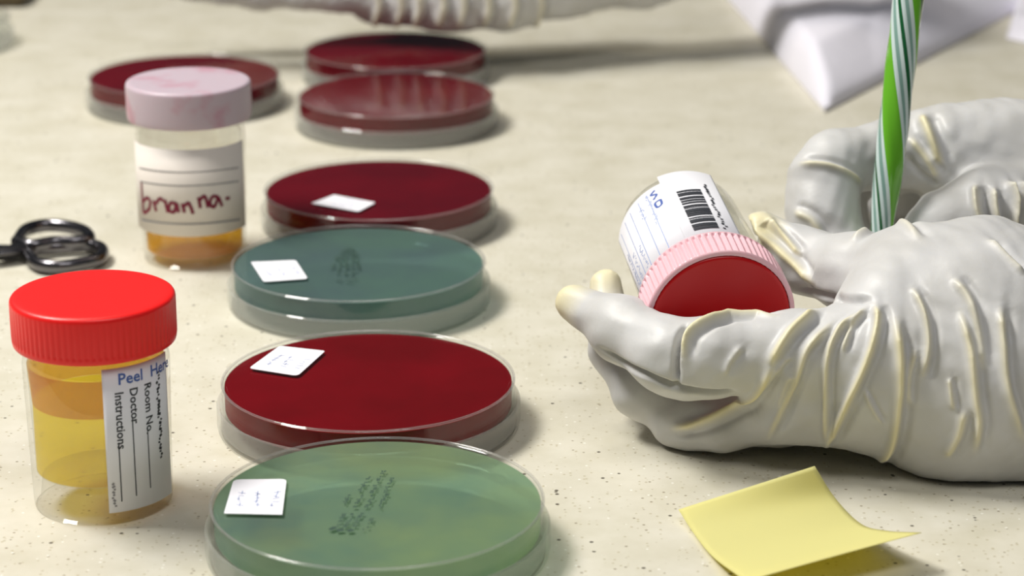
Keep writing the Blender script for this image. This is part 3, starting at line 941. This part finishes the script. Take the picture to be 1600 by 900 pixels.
# ------------------------------------------------------------------ pen with twisted green and white stripes
def pen_mesh(L, seg=24, n=120, twist=-52.0):
    V = []; F = []; mi = []
    cols = [0, 0, 0, 0, 1, 3, 1, 2, 1, 3, 1, 0, 0, 0, 2, 2, 1, 3, 1, 2, 1, 3, 1, 0]
    for i in range(n + 1):
        z = L * i / n
        r = 0.0047 * (0.62 + 0.38 * min(1, z / 0.032)) if z < 0.032 else 0.0047
        for k in range(seg):
            a = 2 * math.pi * k / seg + twist * z
            rr = r * (1 + 0.04 * math.cos(6 * 2 * math.pi * k / seg))
            V.append((rr * math.cos(a), rr * math.sin(a), z))
    for i in range(n):
        for k in range(seg):
            k2 = (k + 1) % seg
            F.append((i * seg + k, i * seg + k2, (i + 1) * seg + k2, (i + 1) * seg + k)); mi.append(cols[k])
    F.append(tuple(reversed(range(seg)))); mi.append(2)
    F.append(tuple(range(n * seg, (n + 1) * seg))); mi.append(0)
    me = pmesh('barrel', V, F)
    for m in (M['pen_green'], M['pen_white'], M['pen_dark'], M['pen_teal']): me.materials.append(m)
    me.polygons.foreach_set('material_index', mi)
    return me
M['pen_green'] = principled('lime_green_pen_plastic', lin((104, 178, 44)), 0.15, coat=0.6)
M['pen_white'] = principled('white_pen_stripe', lin((205, 222, 220)), 0.15, coat=0.6)
M['pen_dark'] = principled('dark_green_pen_stripe', lin((28, 92, 52)), 0.12, coat=0.8)
M['pen_teal'] = principled('grey_green_pen_stripe', lin((130, 165, 155)), 0.15, coat=0.6)
pe = empty('pen', (0, 0, 0), 'ballpoint pen with twisted green and white stripes held upright', 'pen')
pzl = Vector(pen_ax); px_ = Vector((0, 1, 0)).cross(pzl).normalized(); py_ = pzl.cross(px_)
PM = Matrix((px_, py_, pzl)).transposed().to_4x4(); PM.translation = Vector(PEN_A)
pe.matrix_world = PM
link('barrel', pen_mesh(0.138), pe)
link('tip', lathe('tip', [(0, -0.012), (0.0005, -0.012), (0.0009, -0.010), (0.0026, -0.001), (0.0029, 0.0), (0, 0.0)], 24), pe, M['steel'])
link('end_plug', lathe('end_plug', [(0, 0.138), (0.0046, 0.138), (0.0046, 0.1395), (0.0036, 0.142), (0, 0.1425)], 24), pe, M['pen_green'])

# ------------------------------------------------------------------ yellow note
def note_mat():
    m, nt, out = new_mat('yellow_note_paper')
    df = N(nt, 'ShaderNodeBsdfDiffuse'); df.inputs[0].default_value = lin((242, 239, 172))
    tl = N(nt, 'ShaderNodeBsdfTranslucent'); tl.inputs[0].default_value = lin((235, 225, 95))
    mx = N(nt, 'ShaderNodeMixShader'); mx.inputs[0].default_value = 0.40
    nt.links.new(df.outputs[0], mx.inputs[1]); nt.links.new(tl.outputs[0], mx.inputs[2])
    nt.links.new(mx.outputs[0], out.inputs['Surface'])
    return m
M['note'] = note_mat()
def lift(u, v, z): return ground(u, v, z)
left = catmull([lift(1060, 796, 0.0030), lift(1082, 830, 0.0012), lift(1112, 868, 0.0016), lift(1150, 897, 0.0050), lift(1165, 908, 0.0085)], 8)
right = catmull([lift(1273, 728, 0.0130), lift(1305, 778, 0.0050), lift(1345, 818, 0.0022), lift(1385, 829, 0.0055), lift(1440, 832, 0.0105)], 8)
nu, nv = len(left), 24
V = []
for i in range(nu):
    for j in range(nv + 1):
        t = j / nv
        p = left[i] * (1 - t) + right[i] * t
        p = p + np.array([0, 0, 0.0006 * math.sin(math.pi * t) * math.sin(3 * i / nu)])
        V.append(p)
F = [(i * (nv + 1) + j, i * (nv + 1) + j + 1, (i + 1) * (nv + 1) + j + 1, (i + 1) * (nv + 1) + j) for i in range(nu - 1) for j in range(nv)]
V = [(v[0], v[1], max(v[2], 0.0003)) for v in V]
nm = pmesh('sticky_note', V, F)
no = link('sticky_note', nm, None, M['note'])
md = no.modifiers.new('paper_thickness', 'SOLIDIFY'); md.thickness = 0.0001; md.offset = 1
tag(no, 'curled pale yellow paper note lying on the counter at lower right', 'paper note')

# ------------------------------------------------------------------ scissors
SC = empty('scissors', tuple(ground(20, 388)), 'dark steel scissors with two finger rings lying at the left edge', 'scissors')
so = np.array(ground(20, 388))
def gz(u, v, z): return np.array(ground(u, v, z)) - so
def ring_pts(C_, z):
    P = [gz(u, v, z) for (u, v) in C_]
    P = P + [P[0]]
    return catmull(P, 10)
ringA = [(26, 378), (40, 360), (70, 352), (105, 354), (132, 362), (140, 373), (120, 378), (85, 379), (50, 384)]
ringB = [(40, 394), (58, 412), (90, 417), (130, 412), (156, 404), (160, 390), (138, 383), (100, 386), (62, 389)]
for nm_, rg, z, tail in (('blade_half', ringA, 0.0050, [(46, 384), (20, 390), (-60, 402), (-200, 424), (-330, 444)]), ('blade_half', ringB, 0.0032, [(48, 394), (20, 391), (-60, 388), (-200, 384), (-330, 381)])):
    p = link(nm_, tube(nm_, ring_pts(rg, z), 0.0022, 12, 1.15, cap=False), SC, M['steel'])
    tp = catmull([gz(u, v, z - (0.0002 if k else 0)) for k, (u, v) in enumerate(tail)], 8)
    rr = [0.0030 + 0.0012 * math.sin(math.pi * min(1, i / len(tp) * 2)) if i < len(tp) * .5 else 0.0042 * (1 - (i / len(tp) - .5) * 1.7) for i in range(len(tp))]
    link('blade', tube('blade', tp, rr, 10, 0.42), p, M['steel'])
pv = lathe('pivot_screw', [(0, 0.0), (0.0030, 0.0), (0.0030, 0.0066), (0.0024, 0.0074), (0, 0.0076)], 24)
pvo = link('pivot_screw', pv, SC, M['steel']); pvo.location = tuple(gz(-25, 393, 0))

# ------------------------------------------------------------------ folded white paper at the back right
def towel(name, A, L, B, R_, th, seed, label):
    rn = np.random.RandomState(seed)
    A, L, B, R_ = [np.array(p[:2]) for p in (A, L, B, R_)]
    n = 64; V = []; F = []
    ph = rn.uniform(0, 6.28, 8)
    top = np.zeros((n + 1, n + 1, 3))
    for i in range(n + 1):
        for j in range(n + 1):
            s, t = i / n, j / n
            p = A * (1 - s) * (1 - t) + L * s * (1 - t) + B * s * t + R_ * (1 - s) * t
            e = min(1.0, min(t, 1 - t) * 26) ** 0.6 * min(1.0, min(s, 1 - s) * 6) ** 0.7
            z = th * (0.15 + 0.85 * e)
            z += th * 0.16 * e * (abs(math.sin(5 * s + 3 * t + ph[0])) + 0.7 * abs(math.sin(9 * t - 4 * s + ph[1])) + 0.35 * math.sin(17 * s + 11 * t + ph[2]))
            top[i, j] = (p[0], p[1], z)
    V = [tuple(top[i, j]) for i in range(n + 1) for j in range(n + 1)]
    F = [(i * (n + 1) + j, (i + 1) * (n + 1) + j, (i + 1) * (n + 1) + j + 1, i * (n + 1) + j + 1) for i in range(n) for j in range(n)]
    loop = [i * (n + 1) for i in range(n + 1)] + [n * (n + 1) + j for j in range(1, n + 1)] + [i * (n + 1) + n for i in range(n - 1, -1, -1)] + [j for j in range(n - 1, 0, -1)]
    b = len(V)
    for k in loop: V.append((V[k][0], V[k][1], 0.0005))
    m = len(loop)
    for k in range(m): F.append((loop[k], b + k, b + (k + 1) % m, loop[(k + 1) % m]))
    F.append(tuple(range(b, b + m)))
    me = pmesh(name, V, F)
    bm = bmesh.new(); bm.from_mesh(me); bmesh.ops.recalc_face_normals(bm, faces=bm.faces); bm.to_mesh(me); bm.free()
    sharp(me, 50)
    o = link(name, me, None, M['tissue'])
    return tag(o, label, 'paper towel')
M['tissue'] = principled('white_tissue_paper', lin((228, 226, 236)), 0.8, bump=(160, 0.3, 0.001))
towel('folded_paper', ground(1288, 176), ground(1120, -20), ground(1500, -130), ground(1600, 12), 0.016, 3, 'crumpled white paper towel with its corner pointing at the pen')
towel('folded_paper', ground(1572, 62), ground(1596, -20), ground(1800, -20), ground(1790, 110), 0.008, 8, 'small white paper piece at the upper right corner')

# dark tray in the far left corner
tb = [ground(-160, 13), ground(38, 13)]
tr = box('tray', tb[0][0], tb[1][0], tb[0][1] , tb[0][1] + 0.10, 0.0, 0.012, principled('dark_olive_plastic', lin((78, 66, 44)), 0.5), 0.004)
tag(tr, 'dark olive tray edge in the far upper left corner', 'tray')
